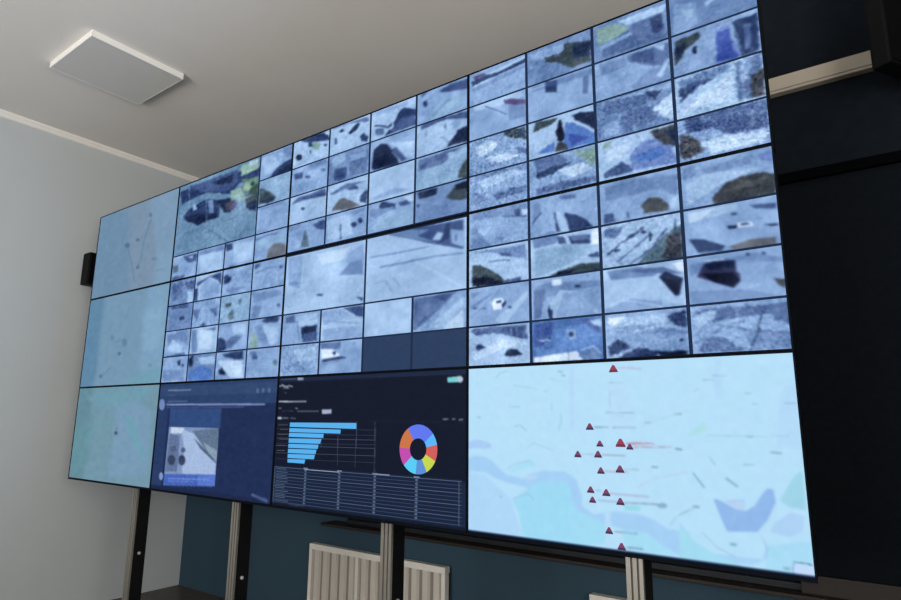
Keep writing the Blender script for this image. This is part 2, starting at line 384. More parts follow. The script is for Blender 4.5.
def build_display(r, c, items):
    W = XS[c + 1] - XS[c] - .002; H = ZS[r] - ZS[r + 1] - .002
    t = thing('video_wall_display', DISPLAY_LABEL[(r, c)], 'display', (XS[c] + .001, 0, ZS[r + 1] + .001), 'displays of the video wall')
    part('housing', M['black'], t, (.004, W - .004, .004, .09, .004, H - .004), bev=.003)
    e = .005; eb = .013 if r == 2 else .006
    part('bezel', M['bezel'], t, (0, W, -.002, .01, 0, eb), (0, W, -.002, .01, H - e, H), (0, e, -.002, .01, eb, H - e), (W - e, W, -.002, .01, eb, H - e))
    sr = (e / W, e / H, 1 - e / W, 1 - eb / H)
    sc = [i for i in items if i['kind'] == 'screen']
    seed = r * 100 + c * 10
    if sc:
        n, m = {(2, 3): (400, 226), (2, 2): (300, 190), (2, 1): (190, 170)}.get((r, c), (120, 120))
        s = picture_mesh('screen', W, H, sr, draw(sc[0]['ops'], sr, n, m, seed), .002, t, n, m)
    else:
        s = picture_mesh('screen', W, H, sr, draw([('B', '1b2c48'), ('N', '3', '6')], sr, 12, 10, seed), .002, t, 12, 10)
    gu, gv = .0052, .0062
    kk = {1: (42, 36), 2: (58, 44), 3: (88, 54)}.get(c)
    for j, it in enumerate(items):
        if it['kind'] == 'feed':
            rr, cc, sp = it['cell']
            u0, u1 = cc / 4 + gu, (cc + sp) / 4 - gu; v0, v1 = rr / 4 + gv, (rr + sp) / 4 - gv
            if c == 2 and r == 0 and rr == 3: v1 -= .012
            if c == 2 and r == 1 and rr == 0: v0 += .012
            if r == 0 and rr == 0: v0 += .004
            n, m = kk[0] * sp, kk[1] * sp
            o = picture_mesh('camera_feed', W, H, (u0, v0, u1, v1), draw(it['ops'], (u0, v0, u1, v1), n, m, seed + j * 7 + 1, 1, kind='feed'), .001, s, n, m)
            o['label'] = it['label']
        elif it['kind'] == 'photo':
            o = quad_picture(it['name'], W, H, it['quad'], it['ops'], .001, s, 80, 80, seed + j); o['label'] = it['label']
        elif it['kind'] == 'bar_chart':
            flat_shapes('bar_chart', W, H, [(hex8(op[1]), [(float(op[i]) / 1000, float(op[i + 1]) / 1000) for i in range(2, len(op), 2)]) for op in it['ops']], .0014, s, it['label'])
        elif it['kind'] == 'donut_chart':
            cu, cv, Ro, Ri = .789, .514, .107, .047
            sh = []
            segs = [(40, 124, '6078ee'), (124, 178, 'cc7648'), (178, 222, 'c04eae'), (222, 264, '58cdf6'), (264, 298, '5a90d6'), (298, 334, 'c6d650'), (334, 372, 'd0605a'), (372, 400, '5ab6f8')]
            for a0, a1, h in segs:
                k = max(3, int((a1 - a0) / 6)); an = [math.radians(a0 + (a1 - a0) * i / k) for i in range(k + 1)]
                pts = [(cu + Ro * math.cos(a) / W, cv - Ro * math.sin(a) / H) for a in an] + [(cu + Ri * math.cos(a) / W, cv - Ri * math.sin(a) / H) for a in an[::-1]]
                sh.append((hex8(h), pts))
            flat_shapes('donut_chart', W, H, sh, .0014, s, it['label'])
        elif it['kind'] == 'data_table':
            u0, u1, v0, v1 = .008, .978, .684, .955
            sh = [(hex8('15223a'), [(u0, v0), (u1, v0), (u1, v1), (u0, v1)])]
            R_ = lambda c_, a, b_, c2, d_: sh.append((hex8(c_), [(a, b_), (c2, b_), (c2, d_), (a, d_)]))
            N_ = 11
            rnd = random.Random(3)
            for i in range(N_ + 1):
                v = v0 + .012 + (v1 - v0 - .014) * i / N_
                R_(['4e5f7e', '33435f', '3c4c69'][i % 3], u0, v - .0022, u1, v + .0022)
                if i < N_:
                    R_('485874', u0 + .012, v + .008, u0 + .07 + rnd.random() * .03, v + .0145)
            for cu_ in (.012, .205, .40, .587, .786, .968):
                R_('46566f', cu_ - .0018, v0 + .01, cu_ + .0018, v1)
            for cu_ in (.205, .40, .587, .786):
                for i in range(N_):
                    v = v0 + .012 + (v1 - v0 - .014) * (i + .5) / N_
                    R_('53637f', cu_ - .006, v - .005, cu_ + .007, v + .005)
                R_('6c7c98', cu_ - .012, v0 + .001, cu_ + .014, v0 + .012)
            R_('7c8aa6', .59, v0 + .003, .66, v0 + .011)
            R_('a8b4c8', .20, v0 + .0125, .40, v0 + .016)
            flat_shapes('data_table', W, H, sh, .0014, s, it['label'])
        elif it['kind'] == 'marker':
            u, v = it['at']; h = it['r'] * H; a = 1.3 / W; b_ = 1 / H
            col1, col2 = ('9a4058', '76344c') if it['red'] else ('7a4460', '4c3354')
            tri = [(u - .95 * h * a, v + .9 * h * b_), (u - .75 * h * a, v + .25 * h * b_), (u - .2 * h * a, v - .95 * h * b_), (u + .2 * h * a, v - .95 * h * b_), (u + .75 * h * a, v + .25 * h * b_), (u + .95 * h * a, v + .9 * h * b_)]
            low = [(u - .95 * h * a, v + .9 * h * b_), (u - .78 * h * a, v + .3 * h * b_), (u + .78 * h * a, v + .3 * h * b_), (u + .95 * h * a, v + .9 * h * b_)]
            flat_shapes('map_marker', W, H, [(hex8(col1), tri), (hex8(col2), low)], .0012, s, 'red triangular marker')
    return t

# screen pictures: outlines in thousandths of each display; left maps' oblique-view dimming is in their colours
DATA = """
D 0 3
F 0 0 1 street with a dark kerb line
B 86a3cc
P 9dbadd 17 59 250 22 249 58 17 116
P 33456b 13 63 81 55 133 63 249 40 249 70 140 85 66 89 17 104
P 5c5880 20 30 66 27 81 55 28 60
P 6f8ab5 17 116 249 82 249 105 17 147
N 14 10
F 0 1 1 road with a dark tree shadow
B 6f8ab5
P 86a3cc 263 31 404 38 409 93 319 92 273 73
P 3f4e58 398 39 501 87 501 221 425 223 376 158 325 119 323 88 378 101 397 85
P 253350 429 60 495 94 496 185 433 166
P b4cdea 490 147 494 206 496 207 492 148
P b4cdea 496 207 489 113 488 112 494 206
N 16 8
F 0 2 1 grassy verge beside a dark road
B 6f8ab5
P 86a4a4 515 29 588 41 632 113 522 142
P 9dbadd 588 28 751 33 737 74 620 78
P 5a719c 536 165 647 84 724 77 743 242 527 225
P 33456b 692 92 730 82 732 185 701 200
P 86a3cc 522 149 632 126 638 150 528 179
N 18 7
F 0 3 1 hazy blue street
B 6f8ab5
P 86a3cc 768 59 833 97 833 220 790 263 761 242
P 9dbadd 790 114 826 128 823 176 800 171
P 9dbadd 855 114 879 108 890 116 860 142
N 12 8
F 1 0 1 pale road with a dark red car
B 86a3cc
P 9dbadd 17 240 223 256 243 302 132 310 29 290
P 5c5880 153 280 188 288 243 328 246 359 202 343 160 308
P 6f8ab5 174 333 243 360 245 442 174 438
P 465a85 73 281 117 329 118 323 74 275
P 465a85 117 329 166 391 168 385 118 323
N 9 10
F 1 1 1 pale yard with a dark parked van
B 86a3cc
P 6f8ab5 271 260 502 272 501 310 270 295
P 465a85 322 250 368 267 367 351 322 327
P 33456b 323 291 366 305 366 344 324 326
P 5a719c 463 302 484 310 478 426 460 416
P 9dbadd 271 281 324 277 323 270 270 274
N 9 10
F 1 2 1 street beside a dark building
B 86a3cc
P 5a719c 614 269 751 272 745 416 688 380 619 311
P 465a85 634 269 698 280 700 375 626 309
P 9dbadd 698 268 735 274 727 319
P 6f8ab5 621 463 687 404 742 402 744 500 633 495
P 9dbadd 704 451 738 363 746 380 721 474
P 6f8ab5 519 259 614 282 612 332 531 345
N 14 8
F 1 3 1 light paving with a deep blue shadow
B 86a3cc
P 3f4e58 762 287 831 273 838 308 792 362 765 429 759 425
P 253350 764 318 794 308 786 370 763 403
P 7088be 881 291 920 295 921 378 939 448 936 503 875 487
P 4258a0 883 316 919 318 919 412 937 492 878 483
P 33456b 926 287 995 280 989 493 942 496
P 5a719c 956 321 972 321 970 458 954 469
P 9dbadd 924 299 937 367 939 366 926 298
P 9dbadd 937 366 940 450 942 450 939 367
P 253350 825 378 824 391 820 397 816 394 813 384 812 369 814 356 818 350 822 353 825 363
N 16 8
F 2 0 1 icy ground with dark trees
B 86a3cc
P 3f4e58 152 503 241 508 247 595 200 572 159 535
P 33456b 201 533 234 521 234 572
P b4cdea 29 555 95 527 131 579 59 639
P b4cdea 74 645 165 653 233 705 130 705
P 5a719c 200 623 250 669 249 702 220 677
P 6f8ab5 30 696 131 694 123 725 45 720
N 40 5
F 2 1 1 cone shaped blue square with a dark monument
B 9dbadd
P 5578b8 394 570 424 580 500 692 502 745 403 740 385 700
P 5578b8 304 700 355 669 348 736 291 721
P 4258a0 404 645 486 706 415 725
P 3f4e58 281 506 370 519 344 550 274 569
P 253350 419 534 449 529 504 553 501 667 430 567
P 1a2238 370 541 379 535 384 592 392 660 379 686 364 668 359 612
P 454b57 351 737 358 698 373 673 397 711 402 745
P b4cdea 382 549 418 573 418 569 382 545
P b4cdea 418 573 464 629 465 625 419 570
P b4cdea 464 629 502 690 503 687 465 626
N 14 6
F 2 2 1 grey snow slope with a pole
B 6f8ab5
P 86a3cc 526 512 751 516 749 547 663 549 528 555
P 5a719c 530 514 657 532 715 592 613 601 527 595
P b4cdea 687 641 748 572 745 736 717 708
P 5a719c 576 674 613 601 654 604 686 653 697 711 595 730
P 86a3cc 526 662 576 648 581 729 524 734
P 9dbadd 625 528 625 738 627 739 627 528
P 33456b 664 523 717 541 695 594
N 30 5
F 2 3 1 white road lined with dark bare trees
B 9dbadd
P 6f8ab5 767 526 909 509 907 553 846 562 766 561
P 465a85 766 561 835 555 868 569 810 599 768 656
P 33456b 765 584 817 579 786 631 765 643
P b4cdea 771 704 906 564 917 560 916 683 898 717
P 5a719c 925 519 993 507 990 736 924 732
P 86a3cc 935 514 966 523 956 628 934 638
P 454b57 962 610 999 588 995 739 960 730
P cfe0f5 945 509 941 697 943 698 947 511
N 32 5
F 3 0 1 snowy bank with ripples
B 86a3cc
P 6f8ab5 23 739 245 755 248 800 74 795 30 800
P 9dbadd 37 792 199 779 238 818 66 860
P 5a719c 102 907 244 896 243 939 116 957
P 6f8ab5 23 855 95 927 31 960
N 34 5
F 3 1 1 pale bank with a dark streak and green edge
B 86a3cc
P 5a719c 271 756 366 755 401 813 283 869
P 33456b 280 851 340 829 413 823 401 839 339 871 283 879
P 86a4a4 414 766 461 777 501 765 498 886 476 866
P b4cdea 364 860 448 844 486 901 411 921
P 5a719c 282 943 363 933 497 946 495 985 281 980
P 253350 368 904 373 948 376 948 370 904
P b4cdea 344 915 349 979 351 980 346 915
N 26 6
F 3 2 1 bright ice with a blue slope
B 9dbadd
P 7088be 612 861 647 813 694 810 736 868 747 983 601 970
P 5578b8 617 889 704 866 715 932 636 935
P 454b57 669 766 747 762 748 886 711 863
P 253350 714 783 752 783 749 874
P 465a85 518 949 583 899 615 976 524 977
P 86a4a4 523 767 559 758 544 790 522 806
P b4cdea 536 813 620 801 584 874 527 887
N 20 6
F 3 3 1 snow field in front of bare trees
B 86a3cc
P 465a85 773 738 998 764 992 910 897 898 848 837 781 841
P 5a719c 816 748 987 769 994 831 826 802
P 454b57 760 830 798 873 824 958 769 981 754 962
P b4cdea 809 903 891 895 989 931 989 977 841 977
P cfe0f5 957 800 950 883 951 884 959 801
P 9dbadd 851 743 851 864 853 864 853 743
N 40 4
D 1 3
F 0 0 1 snowy street with bare trees
B 86a3cc
P 6f8ab5 17 12 115 -10 243 15 242 100 142 65 24 59
P 465a85 195 40 214 37 217 91 197 84
P 33456b 142 70 242 102 242 97 142 65
P b4cdea 220 50 243 52 242 89 223 88
P 9dbadd 210 138 242 144 242 139 210 134
P 6f8ab5 17 101 39 119 101 246 18 266
P 5a719c 30 95 44 176 47 176 33 94
P 5a719c 45 178 106 261 108 257 46 174
P 6f8ab5 151 213 148 217 142 218 133 216 127 211 124 205 127 201 133 200 142 202 148 207
N 18 7
F 0 1 1 grey square with a dark angular shadow
B 86a3cc
P 6f8ab5 263 252 342 215 348 247 269 264
P 33456b 382 127 425 157 453 191 477 243 398 248
P 33456b 344 114 349 105 352 168 366 233 351 238
P 9dbadd 353 107 379 146 395 242 369 234
P 6f8ab5 264 138 296 86 296 34 271 36
P 465a85 261 148 295 92 298 103 264 159
P 5a719c 363 18 422 30 421 55 369 40
N 12 8
F 0 2 1 misty blue plain with a brown bush
B 86a3cc
P 6f8ab5 521 31 629 21 745 44 741 167 694 99 647 106 526 113
P 50575f 634 178 656 141 692 155 717 202 713 231 640 224
P 9dbadd 718 171 745 156 742 229 719 233
P 465a85 517 189 546 186 552 240 515 241
P 33456b 592 195 591 233 594 234 595 196
N 14 8
F 0 3 1 road curve around a brown mound
B 86a3cc
P 6f8ab5 762 25 795 14 792 81 760 87
P 6f8ab5 812 47 939 29 942 78 823 76
P 7088be 956 36 996 25 995 89 966 64
P 444a52 836 209 875 145 917 127 974 132 1000 155 993 250 841 246
P 52585e 855 197 916 150 989 156 937 193
P 465a85 804 160 834 117 864 111 863 135 826 168 807 177
P 9dbadd 765 114 823 76 975 104 875 140 767 226
N 15 6
F 1 0 1 yard with a dark bush in the corner
B 9dbadd
P 6f8ab5 18 266 237 276 239 369 192 346 114 293
P 465a85 130 303 173 309 179 332 140 323
P 5a719c 87 349 173 361 173 352 87 339
P 3f4e58 18 353 53 357 100 406 146 469 153 502 18 493
P 1a2238 22 440 87 440 133 476 146 500 25 489
P 465a85 146 479 217 470 216 495 153 502
N 18 6
F 1 1 1 open field with dark hedges and a shed
B 9dbadd
P 88a8ca 268 325 422 319 488 358 385 447 272 488
P 6f8ab5 263 252 359 251 353 299 268 315
P 33456b 394 272 467 289 466 342 399 318
P 5a719c 400 273 456 283 467 313 405 305
P cfe0f5 471 266 496 259 494 350 472 344
P 465a85 353 264 377 271 388 319 358 311
P 3f4e58 314 498 373 468 431 448 502 457 501 504 384 505
P 1a2238 350 477 419 474 384 505 350 501
P 465a85 459 403 492 393 494 427 465 419
N 14 6
F 1 2 1 snowy slope with winding dark tracks
B 9dbadd
P 5a719c 515 280 572 272 549 342 514 318
P 587082 657 423 712 342 748 317 744 508 614 498
P 454b57 704 388 744 340 741 495 687 493
P 33456b 520 426 593 346 590 338 517 419
P 33456b 592 346 642 304 639 296 590 338
P 465a85 595 497 658 427 655 420 592 489
P 465a85 658 426 708 331 704 324 655 420
P 465a85 554 473 604 411 602 405 551 466
P 465a85 604 411 654 351 651 345 602 405
P 253350 661 357 659 374 656 384 653 383 651 371 650 353 652 336 655 326 658 327 660 339
P 33456b 606 340 605 346 600 349 595 348 591 342 590 335 592 329 596 326 601 328 605 333
P 33456b 646 327 644 333 639 336 633 334 629 328 627 321 629 315 634 313 640 314 644 320
P 33456b 562 409 560 414 554 417 547 415 541 409 539 403 542 398 548 395 554 397 560 403
P 33456b 728 286 726 371 729 371 732 287
N 24 6
F 1 3 1 crossing with a white car and dark cars
B 86a3cc
P 9dbadd 766 262 899 261 898 296 770 324
P b4cdea 766 274 840 264 826 295 770 324
P 465a85 927 283 993 295 992 323 943 306
P 33456b 764 406 803 418 861 470 848 489 788 484
P 686e7a 866 477 924 454 985 461 985 505 888 495
P 253350 868 368 894 374 893 390 870 385
P cfe0f5 895 360 929 366 936 389 893 387
P 465a85 903 367 923 370 925 381 902 379
P 253350 958 391 993 397 993 408 977 405
P 465a85 897 317 895 321 890 322 885 320 880 316 879 310 881 306 886 305 891 307 896 311
P 465a85 794 492 922 493 921 515 794 503
N 9 7
F 2 0 1 wide road with a white van
B 86a3cc
P 6f8ab5 13 694 87 604 85 599 11 690
P 6f8ab5 87 603 134 541 132 536 85 599
P 6f8ab5 165 719 241 603 239 600 163 716
P 9dbadd 120 712 178 651 176 647 118 708
P 9dbadd 178 651 235 572 233 568 176 647
P 6f8ab5 11 619 93 551 113 545 18 641
P 6f8ab5 11 534 66 530 18 567
P 9dbadd 112 719 241 561 240 601 151 755
P cfe0f5 100 614 113 586 142 587 152 619 139 657 106 657
P 33456b 116 602 139 601 139 617 119 616
P 33456b 139 627 155 604 158 625 142 653
P 465a85 40 634 38 638 33 639 27 638 22 635 21 631 22 627 27 626 33 627 38 630
P 465a85 180 652 178 656 174 658 168 657 164 653 162 648 164 644 168 642 174 643 178 647
P 5a719c 78 641 76 644 72 646 67 645 63 642 61 638 63 635 67 633 72 634 76 637
N 10 7
F 2 1 1 grey avenue with a white truck
B 86a3cc
P 6f8ab5 272 538 326 530 281 736 263 733
P 6f8ab5 265 557 329 531 499 560 499 588 411 597 264 626
P 5a719c 265 566 307 566 287 737 263 743
P 9dbadd 360 586 405 596 494 753 334 750 305 731 312 664
P 86a3cc 371 608 411 607 484 751 340 746
P cfe0f5 329 521 364 519 363 553 331 553
P 33456b 411 564 428 565 429 584 412 583
P 33456b 318 656 323 695 332 697 328 754 319 754 311 698
P 9dbadd 410 599 494 741 496 738 411 596
N 12 7
F 2 2 1 grey road with a black lorry
B 9dbadd
P 86a3cc 505 724 590 678 743 743 741 778 511 755
P 6f8ab5 517 514 615 513 687 543 660 573 530 567
P 5a719c 560 524 687 531 743 581 692 569
P 253350 673 582 693 557 742 604 737 638 729 689 717 692
P 1a2238 682 590 735 614 726 682 717 686
P cfe0f5 713 520 745 516 746 570 731 560
P b4cdea 520 716 563 687 562 683 519 712
P b4cdea 562 688 622 711 623 707 562 683
P b4cdea 622 711 680 746 680 741 623 707
N 9 8
F 2 3 1 bare ground with a large black shadow
B 86a3cc
P 6f8ab5 763 539 933 526 1002 567 1000 588 898 551 761 597
P 6f8ab5 757 677 892 694 992 748 991 769 761 747
P 3d4262 779 607 799 548 829 538 882 546 882 603 890 616 891 655 872 685
P 1a2238 788 592 873 606 888 649 870 678 825 646
P 454b57 970 657 996 668 995 711 979 691
P cfe0f5 800 533 853 539 853 534 800 528
P 253350 799 548 829 542 881 549 881 591 852 573 816 587
P 6f8ab5 898 564 996 579 996 574 898 560
P 33456b 919 528 918 532 915 534 912 533 909 529 908 525 909 522 912 520 916 521 918 524
P 33456b 958 533 956 537 954 538 950 538 948 534 947 530 948 527 951 525 954 526 957 529
N 9 8
F 3 0 1 snowy road with two dark cars
B 9dbadd
P 5a719c 12 765 93 756 232 768 238 856 176 828 112 800 32 809
P 465a85 19 787 99 767 73 794 32 809
P 465a85 138 773 226 776 219 844 144 804
P 33456b 32 870 49 860 79 886 53 898 33 889
P 253350 152 914 169 901 200 910 215 940 175 951 153 939
P b4cdea 19 930 144 834 237 875 150 894 33 961
P b4cdea 194 772 197 831 199 831 196 772
P b4cdea 175 779 175 818 177 819 177 779
N 18 5
F 3 1 1 blue shaded highway with a pale truck
B 5a7ab0
P 5f83bd 333 812 424 788 487 861 491 907 409 951 336 953
P 48609a 263 772 334 764 323 867 261 907
P 6386bc 267 908 409 942 261 959
P 4a6298 424 769 494 762 492 853 466 831
P 86a3cc 454 774 494 770 493 817
P 9dbadd 456 779 494 776 493 817 467 804
P cfe0f5 260 964 409 942 430 990 260 1002
P 86a3cc 378 818 409 818 411 869 389 875 378 846
P 33456b 384 833 401 835 400 858 386 857
P b4cdea 280 870 321 872 320 865 279 862
P 6f8ab5 420 962 458 930 489 960 483 995 441 1000
P b4cdea 421 937 464 924 464 919 420 932
P b4cdea 463 923 488 962 490 958 465 919
P 253350 376 930 383 999 384 999 377 929
N 16 6
F 3 2 1 street with dark triangular shadows
B 86a3cc
P 9dbadd 518 775 685 779 690 815 523 849
P 33456b 691 792 742 766 744 858 708 841
P 6f8ab5 605 837 744 858 743 891 617 874
P cfe0f5 518 775 573 772 538 815 517 811
P 5a719c 523 839 619 829 618 825 523 834
P 5a719c 618 829 743 882 744 878 619 825
P 9dbadd 564 870 683 840 683 833 563 863
P 9dbadd 682 840 743 872 744 866 683 834
P 465a85 697 771 732 846 734 843 699 768
P 33456b 510 931 542 893 582 934 519 986
P 33456b 533 993 602 940 666 972 645 1005
P 253350 659 972 740 969 739 997 671 1001
P 9dbadd 520 995 609 940 608 934 519 989
P 253350 734 918 733 923 730 926 726 926 723 922 722 917 723 912 726 909 730 909 733 913
N 22 5
F 3 3 1 wide highway with dark tracks
B 86a3cc
P 5a719c 766 782 843 773 937 780 1001 771 998 885 951 825 863 832 769 850
P 9dbadd 765 804 825 781 817 824 768 872
P 5a719c 769 984 790 920 836 915 889 992
P 6f8ab5 883 889 999 917 995 988 911 989
P 465a85 829 842 849 834 848 825 828 832
P 465a85 847 865 909 901 910 896 848 860
P 465a85 910 901 991 916 991 911 910 896
P 33456b 934 811 918 915 922 917 938 813
P 33456b 918 914 898 986 902 989 922 918
P 5a719c 760 941 839 874 838 869 759 936
P 5a719c 839 874 891 850 890 845 838 869
P 9dbadd 987 831 984 904 986 904 989 831
P 5a719c 913 938 994 957 994 953 914 934
N 24 5
D 0 2
F 0 0 1 snow yard with a green bush
B 9dbadd
P 33456b 30 0 236 13 248 101 106 49
P 86a4a4 128 81 162 67 187 101 182 150 142 130
P 33456b 102 47 130 62 141 109 112 95
P 253350 68 170 65 186 55 191 41 185 29 169 24 149 27 133 37 127 51 134 63 150
P 33456b 234 137 233 143 227 145 221 142 215 135 212 126 214 120 219 118 226 121 232 129
P 465a85 131 151 130 161 127 165 122 162 117 154 115 143 116 134 120 130 125 132 129 140
P b4cdea 206 17 240 15 245 58
N 14 6
F 0 1 1 snow yard with dark parked cars
B 9dbadd
P 5a719c 259 4 482 26 490 70 370 23 267 19
P 253350 366 107 386 72 420 46 438 61 415 103 381 120
P 253350 306 60 327 46 343 69 321 78
P 33456b 439 165 459 151 487 190 485 233 447 213
P 465a85 300 138 299 154 295 162 289 159 284 147 282 129 283 112 287 104 292 107 297 120
N 12 7
F 0 2 1 round snow bank beside a dark road
B 9dbadd
P 33456b 640 132 664 70 685 66 745 112 748 234 654 236 581 241
P 465a85 617 195 673 140 743 158 748 234 618 239
P 33456b 522 128 564 151 563 138 521 115
P 33456b 562 150 593 183 596 172 565 139
P 33456b 597 184 629 164 624 151 591 171
P cfe0f5 612 207 630 184 624 174 607 197
P cfe0f5 631 180 626 156 619 155 624 179
P 5a719c 526 146 572 171 581 219 536 217
P 86a3cc 522 10 705 19 706 51 530 49
N 12 6
F 0 3 1 pale road with a curb line
B 86a3cc
P 465a85 861 39 913 20 1000 24 1000 105 875 58
P 88a8ca 811 197 888 108 988 128 992 230 825 246
P 5a719c 767 3 815 11 775 39
P 33456b 806 105 804 119 798 125 791 120 785 107 782 91 784 77 790 72 798 76 804 89
P 6f8ab5 833 222 878 165 874 159 829 215
P 6f8ab5 877 166 915 137 912 130 874 158
N 12 7
F 1 0 1 snowy kerb with footprints
B 86a3cc
P 465a85 15 296 80 299 76 364 27 348
P 465a85 135 369 132 376 123 377 111 372 100 363 96 352 99 345 109 344 121 350 131 359
P 5a719c 228 350 226 357 220 360 212 356 206 348 203 339 205 331 211 329 218 332 225 340
P 6f8ab5 118 264 233 257 243 302 129 310
N 14 6
F 1 1 1 blue yard behind a pale fence
B 6f8ab5
P 88a8ca 268 273 351 263 354 334 275 346
P 465a85 286 431 291 374 364 387 361 483 296 474
P 5a719c 375 314 487 291 491 483 388 476
P 86a3cc 381 308 478 306 483 356 383 347
P 9dbadd 369 399 373 450 376 451 373 401
N 16 6
F 1 2 1 dark conical mound
B 86a3cc
P 253350 514 464 522 322 563 288 597 311 649 420 666 499 528 488
P 465a85 623 360 647 360 705 482 674 491
P 9dbadd 597 299 741 361 743 489 697 455 655 364
P 9dbadd 622 385 672 486 675 483 625 383
N 10 6
F 1 3 1 snowy verge with a dark building
B 9dbadd
P 465a85 772 258 825 246 1001 265 1001 324 890 272 779 293
P 253350 941 409 953 386 1002 373 1002 490 905 479
P 86a3cc 916 326 965 304 953 376
P 253350 889 302 896 356 899 356 892 303
P 5a719c 871 395 929 474 930 470 873 391
P 465a85 798 303 800 355 803 357 801 304
N 14 6
F 2 0 1 quiet white street with one car
B 9dbadd
P 5a719c 18 555 52 522 238 511 245 576 100 558 18 567
P 465a85 81 533 169 529 240 551 241 576 100 558
P 33456b 108 636 106 643 99 646 90 642 82 634 79 625 81 618 88 615 97 619 105 627
N 9 7
F 2 1 1 street corner with an olive mound
B 9dbadd
P 5a719c 266 573 370 528 481 554 419 560 275 588
P 686e7a 286 719 304 676 343 637 392 673 457 735 396 749
P 33456b 454 660 491 622 495 739 448 700
P 465a85 372 573 419 560 444 602 389 590
N 12 6
F 2 2 1 empty white field
B 9dbadd
P 86a3cc 527 707 647 675 733 722 536 728
N 8 9
F 2 3 1 turquoise road with a snow fence
B 88a8ca
P 5a719c 763 521 904 511 966 520 884 600 768 602
P 465a85 848 516 911 525 884 567 834 565
P 465a85 775 560 812 544 805 585 776 594
P 3f4e58 954 718 974 642 997 610 998 748 961 737
P 9dbadd 912 536 997 524 997 567 912 580
N 16 5
F 3 0 1 snow with a pale green post
B 86a3cc
P 465a85 167 792 243 774 247 863 195 835
P 587082 105 872 116 819 137 882 151 975 97 958
P 465a85 113 852 117 920 123 922 119 854
P 6f8ab5 3 759 85 753 78 796 15 809
N 12 6
F 3 1 1 snowy ground with dark figures
B 86a3cc
P 9dbadd 260 791 397 787 420 952 268 956
P 33456b 441 886 439 897 430 902 420 899 411 888 407 874 410 863 418 858 429 862 438 873
P 33456b 474 864 472 877 465 883 457 880 450 869 446 855 448 842 455 836 464 839 471 850
P 253350 339 851 347 981 351 982 343 853
P 6f8ab5 396 765 488 757 489 789 413 803
N 12 6
F 3 2 1 road edge with dark bushes
B 86a3cc
P 88a8ca 518 947 573 886 743 848 746 969 543 967
P 33456b 558 789 577 756 618 777 650 801 651 835 588 834
P 465a85 666 796 720 794 728 831 682 830
P 6f8ab5 513 795 651 824 557 869 515 854
P b4cdea 688 760 742 764 743 814 720 806
N 12 6
F 3 3 1 dim square with dark trees
B 6f8ab5
P 253350 764 768 779 757 858 763 859 806 830 816 772 810
P 3f4e58 901 844 935 794 995 778 998 894 969 897 922 874
P 1a2238 941 776 998 769 998 821 955 814
P 33456b 758 853 765 840 780 862 762 871
N 12 6
D 1 2
F 0 0 2 large blank snow field with one tiny car
B 9dbadd
P b4cdea 200 46 410 44 367 135 246 144
P 86a3cc 412 86 482 46 490 288 417 230 383 139
P 86a3cc 13 26 113 32 108 303 26 263
P 6f8ab5 414 168 482 166 486 277 347 253
P 33456b 257 385 253 389 242 389 229 386 218 381 214 376 218 373 228 372 242 375 253 380
P 6f8ab5 102 258 95 267 78 269 55 264 37 254 29 241 36 233 54 230 76 236 94 246
P 33456b 450 439 491 455 488 484 476 462
N 10 9
F 0 2 2 large view of a wide white road
B 9dbadd
P 465a85 612 14 706 9 981 29 982 233 916 195 838 152 743 92
P 6f8ab5 612 9 720 14 824 48 770 76 865 155 757 97
P 86a3cc 915 74 981 106 981 219 929 175
P 33456b 890 104 902 31 921 37 922 134 871 162
P 465a85 771 26 774 82 777 83 774 27
P 33456b 945 122 947 171 951 172 949 123
P 6f8ab5 525 167 674 175 673 164 524 156
P 6f8ab5 674 175 826 172 825 162 673 164
P 6f8ab5 581 256 725 254 724 241 579 243
P 6f8ab5 725 254 853 249 852 238 723 241
P 6f8ab5 853 249 982 264 981 253 852 238
P b4cdea 758 255 859 360 861 353 760 248
P b4cdea 859 360 978 486 981 479 861 353
P 6f8ab5 610 356 626 400 629 398 614 354
P 6f8ab5 626 400 642 444 645 442 629 398
P 6f8ab5 647 345 684 413 687 411 650 342
P 9dbadd 864 76 890 95 877 139 838 127
N 8 8
F 2 0 1 pale wall beside a dark doorway
B 86a3cc
P 5a719c 19 517 81 511 88 574 22 569
P 9dbadd 91 529 226 519 230 607 104 610
P 253350 128 619 226 612 229 677 137 709
P 465a85 144 671 228 661 236 737 138 736
P 5a719c 99 565 116 723 122 723 105 565
N 12 6
F 2 1 1 pale layered snow bank
B 9dbadd
P 465a85 378 509 494 509 500 598 461 581
P 86a3cc 257 513 370 512 437 577 265 623
P 86a3cc 267 656 494 658 497 749 270 741
P 6f8ab5 264 594 486 644 486 638 264 587
N 14 6
F 2 2 1 blank white road with a small car
B 9dbadd
P 465a85 566 536 586 543 621 549 621 567 578 563 570 553
P 9dbadd 505 508 736 511 737 562 512 735
N 6 9
F 2 3 1 grey road crossing a snow field
B 86a3cc
P 5a719c 754 514 955 506 877 608 809 686 757 738
P 465a85 835 511 929 520 903 564
P 9dbadd 768 739 824 727 984 541 984 599 898 729
P b4cdea 898 733 984 628 984 751 898 748
N 14 6
F 3 0 1 bare branches over snow
B 86a3cc
P 9dbadd 85 785 229 779 233 876 128 899
P 5a719c 26 836 100 920 102 917 28 833
P 5a719c 100 920 149 988 151 985 103 917
P 5a719c 38 803 79 885 83 883 41 802
P 5a719c 80 886 137 934 139 930 82 882
P 5a719c 138 934 202 981 204 977 139 930
P 465a85 25 914 84 973 87 970 27 911
P 5a719c 19 947 128 889 126 886 18 943
N 22 5
F 3 1 1 white lorry parked in snow
B 86a3cc
P 5a719c 258 761 371 764 373 816 260 804
P cfe0f5 260 804 328 811 370 852 379 879 267 879
P 33456b 272 884 318 875 379 868 416 884 319 899 273 905
P 33456b 329 832 349 829 350 855 334 854
P 33456b 367 759 371 801 375 801 371 759
P 5a719c 274 923 385 902 384 897 273 919
